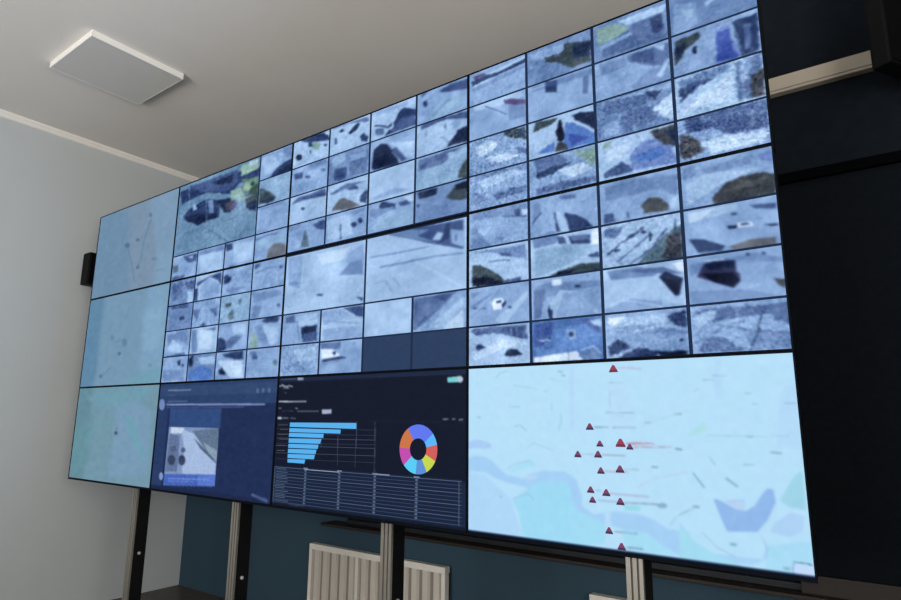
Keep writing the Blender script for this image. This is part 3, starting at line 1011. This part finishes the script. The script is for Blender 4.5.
P 6f8ab5 461 785 460 795 455 800 449 799 444 793 442 783 444 774 448 768 454 769 459 776
N 8 7
D 0 1
F 0 0 3 large view of a building front over a courtyard
B 6c8cab
P 33456b 8 56 788 94 802 286 586 196 512 280 414 230 278 176 141 183 35 205
P 465a85 91 39 554 56 565 187 467 239 218 140
P 253350 325 87 536 83 502 161 406 144
P 86a4a4 509 244 589 243 739 194 753 375 640 387 516 328
P 587082 588 231 740 205 745 394 647 356
P 93b5ac 583 28 732 29 739 118 626 135 592 140
P b4cedd 650 19 724 20 728 74 662 74
P 5f7f74 603 174 729 199 742 261 676 253 605 194
P 8aa796 632 215 715 231 729 303 655 302 611 264
P 38504c 679 292 749 255 755 379 667 344
P 2f4850 718 261 716 275 705 281 692 275 680 260 675 242 678 228 688 222 701 228 713 243
P 3f4e58 639 375 807 364 817 497 743 491 657 471
P 253350 652 413 738 424 746 525 657 471
P 33456b 122 287 284 238 409 298 425 479 305 461 229 489 78 383 61 340
P 253350 86 349 398 411 392 467 228 482 104 404
P 6f8ab5 297 255 354 277 366 411 321 395
P 253350 387 290 515 316 527 457 464 446
P 454b57 466 343 559 355 524 422 486 454
P 5c5880 506 393 560 367 575 429 526 445
P 9dbadd 154 250 189 257 195 320 160 320
P 9dbadd 280 225 305 484 309 486 285 227
P 9dbadd 589 333 608 509 614 511 595 335
P 33456b 263 502 531 754 533 750 265 498
P 5a719c 399 530 514 535 512 529 397 524
P 5a719c 514 535 612 513 610 507 512 529
P 5a719c 581 532 579 744 584 746 586 535
P 9dbadd 95 41 117 261 122 262 100 43
N 16 6
F 0 3 1 pale slope with a dark corner
B 86a3cc
P 9dbadd 756 30 843 34 911 149 795 227
P 9dbadd 881 33 935 64 930 93 890 66
P 6f8ab5 924 17 997 17 1005 138 953 114
P 33456b 827 250 883 182 941 154 1005 138 998 247
P 253350 873 242 944 191 1001 181 998 247
N 12 7
F 1 3 1 dark green bushes by a road
B 88a8ca
P 3f4e58 758 473 758 324 803 342 894 448 875 485
P 253350 773 460 840 431 888 459 829 491
P 587082 756 342 804 352 791 393
N 14 5
F 2 3 1 pale road with a post
B 86a3cc
P 6f8ab5 752 499 891 505 965 506 967 534 770 534
P 5a719c 858 647 860 702 864 703 862 648
N 10 6
F 3 3 1 road with an olive mound
B 86a3cc
P 88a8ca 769 803 982 799 989 898 776 907
P 686e7a 850 991 862 909 901 871 954 880 990 912 996 996
P 465a85 758 804 854 783 851 774 754 795
P 465a85 853 783 925 792 923 783 851 774
N 10 6
F 3 0 1 pale street with a dark vehicle
B 86a3cc
P 465a85 100 764 240 775 242 856 155 841
P 9dbadd 149 784 202 785 206 820
P 587082 4 844 60 844 68 915 19 917
P 465a85 10 964 140 960 118 1009 14 1000
N 12 5
F 3 1 1 blank bluish street
B 86a3cc
P 9dbadd 269 803 478 809 488 991 286 981
P 6f8ab5 260 774 486 759 490 812 269 803
N 8 7
F 3 2 1 street corner with a dark figure
B 86a3cc
P 33456b 502 761 558 770 569 826 515 833
P 465a85 630 806 627 814 618 817 607 813 597 805 592 795 595 787 604 784 616 788 626 796
P 5a719c 592 996 588 1002 577 1004 564 1001 552 994 547 985 551 979 562 977 575 981 587 988
P 9dbadd 572 774 736 794 737 968 587 958
N 10 6
D 1 1
F 0 0 1 dim street with a bright doorway
B 6f8ab5
P 465a85 145 41 248 38 255 116 191 115
P 9dbadd 181 139 232 136 241 239 191 249
P 5a719c 23 28 132 38 132 181 28 213
N 20 5
F 0 1 1 arched snow slope
B 9dbadd
P 465a85 264 67 384 31 485 16 494 141 461 85 385 37 303 88 274 107
P 33456b 244 126 281 121 286 248 254 242
P 86a3cc 305 114 373 40 476 125 485 248 304 238
N 10 6
F 0 2 1 snow with a dark patch
B 86a3cc
P 33456b 509 72 534 49 585 97 555 140 514 138
P 6f8ab5 532 192 716 188 590 246
P 5a719c 587 161 597 248 602 249 593 162
N 14 6
F 0 3 1 snow with a bright post
B 86a3cc
P 465a85 762 18 805 15 795 54 765 60
P 5a719c 776 108 860 73 856 65 772 100
P 5a719c 858 73 931 84 930 76 857 65
P 465a85 983 92 980 103 972 107 962 105 953 96 950 84 952 74 960 69 970 72 979 80
P cfe0f5 934 114 944 236 947 237 938 115
N 14 6
F 1 0 1 dim road with one car
B 6f8ab5
P 33456b 121 376 172 370 182 400 131 411
P 465a85 17 250 203 240 208 298 44 284
N 14 6
F 1 1 1 snowy path with ruts
B 86a3cc
P 465a85 324 484 363 463 386 486 354 509
P 5a719c 255 334 325 332 293 452
P 5a719c 408 346 474 344 474 425
N 18 5
F 1 2 1 green tinged yard with dark bushes
B 88a8ca
P 3f4e58 546 321 593 315 589 356 549 349
P 587082 574 417 611 381 631 468 585 475
P 587082 645 304 677 296 669 363
N 18 5
F 1 3 1 pale blue yard
B 86a3cc
P 6f8ab5 758 270 976 287 978 326 776 355
P 6f8ab5 765 380 840 394 823 497 774 503
P 465a85 977 411 976 420 970 425 963 424 957 417 954 407 956 398 961 393 968 395 975 401
N 10 6
F 2 0 1 triangular snow slope
B 86a3cc
P 6f8ab5 15 527 214 511 227 652 118 583 34 644
P 9dbadd 39 688 73 577 185 661 162 728
P 465a85 22 743 204 719 222 748 46 760
N 12 6
F 2 1 1 bright blank facade
B 9dbadd
P 6f8ab5 257 516 306 516 325 731 277 740
P 5a719c 383 534 475 519 477 547 399 556
P b4cdea 328 526 451 543 452 717 344 705
N 8 7
F 2 2 1 dark blue shadow on snow
B 86a3cc
P 33456b 489 629 536 621 595 697 572 736 505 750
P 5a719c 566 666 629 619 707 629 624 727 585 737
P 9dbadd 608 520 725 523 732 618 641 607
N 12 6
F 2 3 1 road with a bright green verge
B 86a3cc
P 86a4a4 765 742 777 638 793 600 821 656 827 742
P 33456b 849 528 895 495 977 509 968 552 862 543
P 9dbadd 864 570 982 587 979 727 862 727
P 6f8ab5 803 575 838 553 934 748 863 740
N 12 6
F 3 0 1 snow with small dark figures
B 86a3cc
P 253350 147 797 175 785 180 841 158 839
P 33456b 213 844 212 852 207 856 200 856 193 850 190 842 192 834 197 829 204 830 210 835
P 6f8ab5 12 870 220 885 229 981 15 977
N 12 6
F 3 1 1 deep blue street
B 6f8ab5
P 5578b8 260 929 369 843 482 917 475 995 272 984
P 253350 247 792 293 755 301 851 260 861
P 9dbadd 337 786 483 773 489 852 369 843
N 14 6
F 3 2 1 snow with a dark car
B 86a3cc
P 33456b 548 775 652 758 716 757 728 832 657 825 591 806
P 253350 526 917 564 885 591 901 589 955 535 945
P b4cdea 512 826 722 844 733 990 630 984
N 12 6
F 3 3 1 snow yard with a dark shrub
B 86a3cc
P 465a85 782 810 830 802 833 841 797 844
P 587082 952 864 980 854 983 905 960 903
P 5a719c 767 769 829 775 819 814 775 796
N 12 6
D 1 2
F 3 2 1 empty dark blue feed window
B 2b3e5e
N 3 8
F 3 3 1 empty dark blue feed window
B 2b3e5e
N 3 8
D 0 0
S 7890a8
P 66859f 0 0 250 0 250 1000 0 1000
P 7c9cb8 800 0 1000 0 1000 1000 800 1000
P 6c8ca8 -6 -7 393 45 513 966 13 986
P 7a98b4 659 -5 993 10 1024 628 815 682
X 14
P 6482a0 431 496 495 666 508 666 445 497
P 6482a0 494 665 566 906 579 907 508 667
P 6482a0 683 250 629 454 643 462 696 259
P 6482a0 629 455 618 624 632 630 643 461
P 6482a0 619 623 585 736 598 744 632 631
P 7f97b4 559 441 689 207 679 199 549 433
P 7f97b4 688 208 823 63 814 54 679 198
P 566f92 460 473 456 490 440 496 418 489 399 472 390 452 394 435 410 429 432 435 451 452
P 566f92 576 444 573 455 563 459 549 455 537 444 531 430 534 419 544 415 558 419 570 431
P 566f92 615 759 612 770 602 774 589 770 577 760 571 747 574 736 584 732 598 735 610 746
P 5b7697 702 205 700 220 692 227 680 223 670 209 664 191 666 175 674 169 686 173 696 187
P 6482a0 812 717 807 726 793 729 774 724 757 712 750 699 755 689 769 686 789 692 805 703
P 68829c 811 850 909 852 906 844 808 842
N 5 10
D 1 0
S 7496b1
P 5f86a4 0 0 200 0 200 1000 0 1000
P 7a9fbd 750 0 1000 0 1000 1000 750 1000
P 80a6c4 716 275 949 206 949 633 765 680
P 6f9cb0 620 932 973 821 986 985 603 997
X 14
P 6d92b4 529 159 519 287 541 294 552 167
P 5f84a4 394 794 278 884 287 891 403 802
P 6386a5 405 536 514 525 510 515 401 526
P 6386a5 507 521 544 594 554 592 517 519
P 4f6d90 505 664 502 674 492 680 478 679 466 671 460 660 463 649 473 644 487 645 499 652
P 58789a 300 888 297 900 285 907 268 907 254 899 247 886 250 874 262 866 279 867 293 875
P 6184a2 565 553 562 580 548 595 528 593 509 574 499 546 502 519 516 504 537 507 555 526
P 6587a4 390 483 389 502 379 513 364 511 351 497 343 477 345 458 355 447 369 448 383 462
P 6a8ea8 893 817 889 829 876 835 858 834 843 826 836 813 840 801 854 794 871 795 886 804
N 5 10
D 2 0
S 7195a6
P 648a99 0 0 200 0 200 1000 0 1000
P 668f9c 10 455 232 327 243 813 56 949
P 7799b4 428 90 690 69 931 286 964 859 784 922 505 916 550 430
P 6f9aac 112 112 501 21 905 17 869 137 362 230
P 68a0ae 654 333 752 535 801 517 706 317
P 68a0ae 754 538 881 716 924 692 799 514
P 6a9ba6 165 596 336 378 312 364 139 584
P 6a9ba6 326 383 544 374 541 352 323 360
X 10
P 7896ae 600 450 594 486 571 510 539 512 510 491 495 455 501 418 524 394 557 392 586 414
P 39536f 570 482 568 494 560 502 548 502 538 496 533 484 535 472 544 465 555 464 565 471
P 54789a 568 442 567 449 562 453 555 454 550 450 547 443 548 437 553 433 559 432 565 436
N 5 10
D 2 1
S 1e2d54
P 2a4068 0 0 1000 0 1000 200 0 200
P 31486f 0 30 1000 30 1000 120 0 120
P 263a63 0 200 100 200 100 1000 0 1000
P 1a2747 0 950 1000 950 1000 1000 0 1000
P 6c7ca2 81 74 301 78 300 63 79 59
P 46587e 96 120 164 121 163 111 95 109
P 5a6c96 863 99 862 112 857 120 851 120 845 111 843 98 844 86 849 78 855 78 860 86
P 5a6c96 903 97 902 110 898 117 892 117 886 109 884 96 885 84 890 76 896 76 901 84
P 5a6c96 947 99 945 111 941 119 935 119 930 111 928 98 929 85 933 78 939 78 944 86
P 6f86b8 64 202 62 234 48 255 30 255 12 234 4 201 6 168 20 147 39 148 56 169
P 5c6c9a 90 179 277 178 276 168 89 169
P 7c8cbc 81 210 343 213 341 196 80 193
P 7c8cbc 343 213 915 218 914 203 341 196
P 4a5c90 83 232 758 235 758 227 82 223
P 2f4a7c 118 238 580 240 583 412 126 411
P 8098c8 114 860 112 882 104 896 91 898 80 886 74 865 76 843 85 829 97 827 109 839
P 4c6090 856 934 974 973 981 954 863 914
P 3c5080 890 943 968 955 971 941 893 929
N 5 9
O chat_photo|traffic photograph shown in the chat window|126 407 575 408 577 896 124 940
B 1e2d54
P 8095bf 126 407 575 408 577 896 124 940
P a3bade 243 423 361 463 572 712 573 805 286 820 289 602
P c3d2e8 144 410 275 414 257 464 149 468
P 5f748f 349 440 575 408 578 712 480 608
P 869bb0 446 533 574 601 575 694 512 643
P 50637e 364 499 551 668 566 704 431 592
P 5f7398 138 469 238 485 242 805 131 818
P 35425f 217 704 212 733 196 752 173 754 153 739 143 711 148 682 165 663 188 661 208 677
P 35425f 309 700 305 728 290 746 270 749 252 733 243 706 247 677 262 659 283 657 301 673
P 4c5c80 220 607 215 625 200 638 180 639 163 629 155 612 159 594 175 581 195 580 212 590
P 4c5c80 301 611 298 626 288 635 275 636 264 628 259 615 262 600 271 591 284 590 295 598
P 4262b8 119 839 574 801 575 896 123 936
P 5878cc 427 822 575 808 575 896 434 907
P 7d98da 162 879 525 852 525 843 162 870
P 6f8ad0 164 902 392 884 392 876 164 894
N 14 3
D 2 2
S 10172a
P 1b2842 0 0 1000 0 1000 35 0 35
P 2a3548 538 28 998 39 998 36 538 25
P 6a7890 14 16 118 19 118 14 14 11
P 8f9ab4 122 5 160 7 160 27 123 29
P 7d8798 7 76 27 69 23 57 3 64
P 7d8798 23 69 45 82 49 71 27 58
P 7d8798 49 82 75 73 71 61 45 70
P 7d8798 71 73 93 82 96 71 74 62
P 98a2b0 19 55 64 86 66 81 21 50
P 98a2b0 30 88 74 90 74 85 30 83
P 5f6878 40 122 57 128 58 123 40 117
P b8bfcb 8 196 99 198 99 187 7 185
P 9aa2b0 99 197 187 197 186 188 99 188
P 7a8290 10 248 29 248 29 239 9 239
P 505a70 37 269 106 267 105 263 37 265
P 808898 117 247 134 252 135 243 118 238
P 949cac 131 270 265 270 265 265 131 265
P a8b0cc 283 256 339 253 339 285 284 289
P b4bccb 8 310 34 310 35 330 8 330
P 808a9f 39 324 78 323 77 316 38 317
P 707a90 90 322 124 326 125 320 91 316
P 78cdd0 914 55 964 49 970 87 916 86
P b4c4d8 982 70 979 83 973 91 965 90 959 82 956 69 958 56 965 48 973 48 979 57
P 8f98ab 897 325 921 322 921 315 896 318
P 8f98ab 937 324 950 320 949 313 936 317
P 8f98ab 965 327 983 324 983 317 964 319
P 222d42 544 339 1000 341 1000 339 544 336
P 6a7288 577 344 582 683 584 683 580 344
P 182540 0 700 1000 700 1000 965 0 965
P d0d8e8 69 993 88 990 88 981 69 984
P 45506a 111 969 203 965 203 957 111 960
P 0f1828 0 965 1000 965 1000 1000 0 1000
N 3 6
Q bar_chart horizontal blue bar chart falling in length
P 1a2438 7 357 477 341 478 350 7 364
P 3a4558 381 342 384 528 386 528 384 342
P 46506a 481 341 484 522 486 522 484 341
P 3a4558 286 344 287 534 290 534 288 344
P 323c50 8 401 580 399 580 396 8 398
P 323c50 10 442 580 436 580 433 10 438
P 46526a 11 477 581 467 581 464 11 473
P 323c50 13 517 582 498 582 495 13 514
P 46526a 8 534 583 523 583 520 8 530
P 46526a 10 590 584 573 584 570 10 587
P 323c50 12 635 585 618 585 615 12 632
P 3a4458 380 459 386 656 388 656 383 459
P 3a4458 480 455 482 657 484 657 482 454
P 5c5650 14 376 80 374 79 370 14 372
P 55504c 29 411 81 409 81 405 29 407
P 5c5650 17 450 82 447 82 443 17 446
P 55504c 27 486 83 484 83 480 27 482
P 55504c 13 534 67 531 67 526 13 529
P 5c5650 15 573 68 570 68 565 15 569
P 58b0ee 92 354 481 351 482 392 91 387
P 58b0ee 91 397 397 400 396 428 90 427
P 58b0ee 90 433 301 433 300 463 89 463
P 58b0ee 90 475 290 471 283 506 90 508
P 58b0ee 90 516 274 513 270 544 90 546
P 58b0ee 89 554 264 550 259 582 89 585
P 58b0ee 89 593 256 587 251 620 89 623
P 58b0ee 90 631 200 626 195 656 90 656
Z donut_chart ring chart of eight coloured segments
Q data_table table of thin grey rows under the charts
T
D 2 3
S b6dff9
P aed6f7 0 638 70 649 167 768 209 967 3 983
P a4cff5 -2 555 30 536 77 545 100 566 145 631 211 653 232 629 281 600 361 601 393 635 411 716 409 859 388 781 367 653 280 659 232 700 160 685 112 662 70 629 -1 632
P a4cff5 374 607 396 654 409 773 445 809 515 784 575 786 627 810 657 843 714 849 710 982 642 927 599 875 534 872 479 850 416 819 372 802
P 9fdaf4 232 700 280 659 367 653 388 781 409 859 407 985 209 967 196 851 174 778
P a1dbf4 372 766 394 799 437 822 479 850 481 948 369 987
P a4dcf4 527 873 593 873 642 927 678 963 597 975 535 965
P b5dcf8 480 789 496 786 499 973 478 969
P b7ddf9 509 888 530 882 535 980 504 968
P b8d8f4 218 641 267 626 260 648 225 657
P a8dff6 160 601 239 546 257 572 167 623
X 2
P 90b8dc 157 603 175 579 174 577 156 601
P 90b8dc 175 579 240 548 239 545 175 577
P 90b8dc 239 547 254 578 255 577 240 546
P a8ccf5 2 456 42 440 94 463 94 492 2 496
P a6d2f6 690 806 726 892 774 932 857 931 886 930 896 880 898 922 862 962 797 961 725 926 687 899
P a2dbf1 690 818 720 882 780 942 821 955 838 973 748 988 684 989
P 90b8ea 780 684 790 684 833 722 856 727 878 700 897 648 911 619 924 623 927 677 904 761 879 814 808 826 793 756
P b6d2f3 798 688 855 686 856 724 833 722
P 8fb0d8 813 687 856 684 856 681 813 685
P a8c8ee 832 739 817 802 819 803 833 739
P b8dcf4 930 701 882 833 886 837 933 705
P 9fd4e8 954 614 973 558 991 535 992 700 959 697 936 670
P add2f5 920 769 956 716 987 727 979 791 951 822 907 809
P a8dbf5 899 869 999 829 996 983 890 967
P aedfe8 721 395 742 359 772 324 776 363 746 386
P b2dbf8 812 19 828 16 821 215 801 214
P b3daf8 967 162 996 155 996 440 939 443
P b7ddf9 513 123 554 117 584 282 573 367 503 368
P b4daf8 382 22 398 24 393 388 377 388
P 90b8cc 506 122 549 119 549 117 506 119
P 9cc4d8 509 167 507 255 509 255 511 167
P b898b8 539 42 580 47 580 43 539 39
P b898b8 580 47 609 56 609 53 580 43
P 88aabc 495 280 582 282 582 279 495 276
P 98bccc 525 293 550 300 550 298 525 291
P 8098b0 457 360 501 358 501 353 457 354
P 90aec0 514 359 583 358 583 353 514 354
P b8889c 554 442 612 440 612 431 554 433
P b48c9e 612 438 633 439 633 433 612 432
P a87c92 573 457 680 451 680 448 573 453
P 88a8b8 607 333 628 331 628 327 607 329
P 78a4b0 694 290 712 288 712 282 694 285
P 78a4b0 691 459 709 460 709 455 691 454
P a8cfe0 602 351 659 309 659 307 602 349
P a8cfe0 659 309 733 269 732 267 659 307
P c8d8f0 601 367 599 434 601 434 602 367
P c8d8f0 600 435 664 465 664 463 600 433
P 9ab8cc 413 504 453 502 453 498 413 501
P 8890a8 478 502 548 502 548 499 479 498
P b890b0 484 588 553 585 553 580 484 583
P 98a8bc 543 571 587 570 587 566 544 567
P a898b4 497 699 610 700 610 696 498 694
P 98a8bc 454 688 475 689 475 686 454 684
P 90a8bc 460 739 519 739 520 735 460 734
P 8098b0 540 740 648 732 648 726 540 735
P 88b0cc 660 733 657 741 650 747 641 748 634 744 632 737 635 728 642 723 650 721 657 725
P 80a0b4 506 887 573 886 573 880 506 881
P 7890b0 538 959 586 956 586 949 539 952
P 84b0bc 622 554 641 555 641 545 622 545
P 7898a8 690 460 708 464 709 456 690 452
P 98d8ea 536 750 586 746 582 772 539 772
P c4b8d8 579 659 619 610 619 608 578 657
P c4b8d8 619 610 723 567 723 565 619 608
P 98bfd8 665 826 684 780 683 778 663 825
P 98bfd8 684 780 718 748 717 745 683 777
P 84b0c0 727 731 743 731 744 722 728 722
P 80aec0 812 885 828 886 829 875 813 874
P 84b0c4 929 961 945 961 946 951 931 950
P 80a8b8 924 460 950 465 950 458 925 454
P 7ca8c0 731 569 758 637 761 633 734 566
P 8cb8d0 812 588 841 626 844 617 816 579
P 94bcd0 776 489 790 529 792 526 778 487
P 94bcd0 858 522 885 520 885 515 858 517
P 98bcd6 746 844 781 905 782 902 747 841
P 98bcd6 781 905 822 935 823 932 782 902
P 90b4d4 889 834 897 881 899 879 890 833
P 90b4d4 897 880 894 923 895 923 899 880
P 88b0c8 691 773 718 746 717 743 690 770
P 88b0c8 718 746 731 730 731 727 717 743
P 84b0c0 873 393 888 393 888 385 873 386
P 90bcd0 774 391 873 388 873 386 774 388
P 90bcd0 873 388 970 386 970 384 873 386
P a0a8cc 800 102 837 103 837 100 800 99
P 8cb8c4 773 121 806 123 806 120 773 118
P 90bccc 876 191 891 192 892 188 876 188
P 90bccc 892 241 907 241 907 238 892 237
P 8cb4cc 966 238 993 238 993 234 966 235
P 98c0d4 748 178 763 163 762 160 747 175
P 8fbccf 113 70 133 41 131 39 112 68
P 8fbccf 132 42 161 32 160 29 132 39
P 8fb8c8 343 49 360 54 360 47 343 41
P 88b0c0 354 73 368 76 368 69 354 66
P 98c8e0 182 119 267 143 267 140 182 116
P 98c8e0 308 84 353 105 354 103 308 81
P 94c4dc 163 246 206 247 206 243 163 242
P 90bcd0 182 361 206 354 206 351 181 357
P 90bcd0 205 354 226 384 228 381 207 351
P 90bcd0 38 309 54 311 54 305 38 303
P 9ac8dc 345 280 350 317 353 316 347 279
P 9ac8dc 350 316 338 380 341 381 353 317
P 98c4d8 317 224 317 270 319 270 320 224
P 98c4d8 290 159 305 160 305 155 290 155
P 9cc8e0 226 487 255 452 253 449 225 484
P 9cc8e0 254 452 322 493 323 490 255 449
P 90b0c8 123 767 134 766 134 760 123 762
P 98bcd8 175 768 232 734 231 731 174 765
P 98bcd8 231 734 251 769 253 766 232 731
X 1
P c2dafa 954 931 994 933 996 985 950 986
P 30466e 952 923 994 929 994 926 952 921
P 48628c 953 926 949 986 950 986 954 926
P 101d3c 0 972 1000 972 1000 1000 0 1000
P 7f8fb4 965 1005 991 1009 992 1004 966 1000
P 9098a8 965 1020 989 1022 990 1017 965 1014
N 3 14
M 524 45 21 1
M 443 354 19 0
M 473 443 17 0
M 536 436 23 1
M 563 454 16 0
M 402 503 18 0
M 466 499 19 0
M 473 583 18 0
M 531 570 20 0
M 439 685 18 0
M 487 694 19 0
M 444 736 17 0
M 528 733 19 0
M 491 883 18 0
M 526 954 19 0
"""

for (r_, c_), items_ in parse(DATA).items():
    build_display(r_, c_, items_)

# ---------------------------------------------------------------- daylight through the two windows
for (w, loc, rot, pw) in ((WF, ((WF[0] + WF[1]) / 2, YF - .14, 2.0), (126, 0, 0), 215), (WR, (XR + .14, (WR[0] + WR[1]) / 2, 2.0), (126, 0, 90), 170)):
    ld = bpy.data.lights.new('daylight', 'AREA'); ld.shape = 'RECTANGLE'; ld.size = w[1] - w[0] - .12; ld.size_y = w[3] - w[2] - .12
    ld.energy = pw; ld.color = (1.0, .98, .95)
    lo = bpy.data.objects.new('daylight', ld); COL.objects.link(lo)
    lo.location = loc; lo.rotation_euler = [math.radians(x) for x in rot]
wd = bpy.data.worlds.new('World'); S.world = wd; wd.use_nodes = True
wd.node_tree.nodes['Background'].inputs[0].default_value = (.75, .85, 1, 1)
wd.node_tree.nodes['Background'].inputs[1].default_value = .4

# ---------------------------------------------------------------- camera
cd = bpy.data.cameras.new('camera'); cam = bpy.data.objects.new('camera', cd); COL.objects.link(cam)
cd.sensor_width = 36; cd.lens = 608.7 * 36 / 901; cd.clip_start = .02
a, b, c = -.6297, .195, .0085
f = Vector((math.sin(a) * math.cos(b), math.cos(a) * math.cos(b), math.sin(b)))
r0 = Vector((math.cos(a), -math.sin(a), 0)); u0 = r0.cross(f)
rr = r0 * math.cos(c) + u0 * math.sin(c); uu = -r0 * math.sin(c) + u0 * math.cos(c)
m = Matrix((rr, uu, -f)).transposed().to_4x4(); m.translation = Vector((5.0964, -2.1485, ZB + .455))
cam.matrix_world = m
S.camera = cam
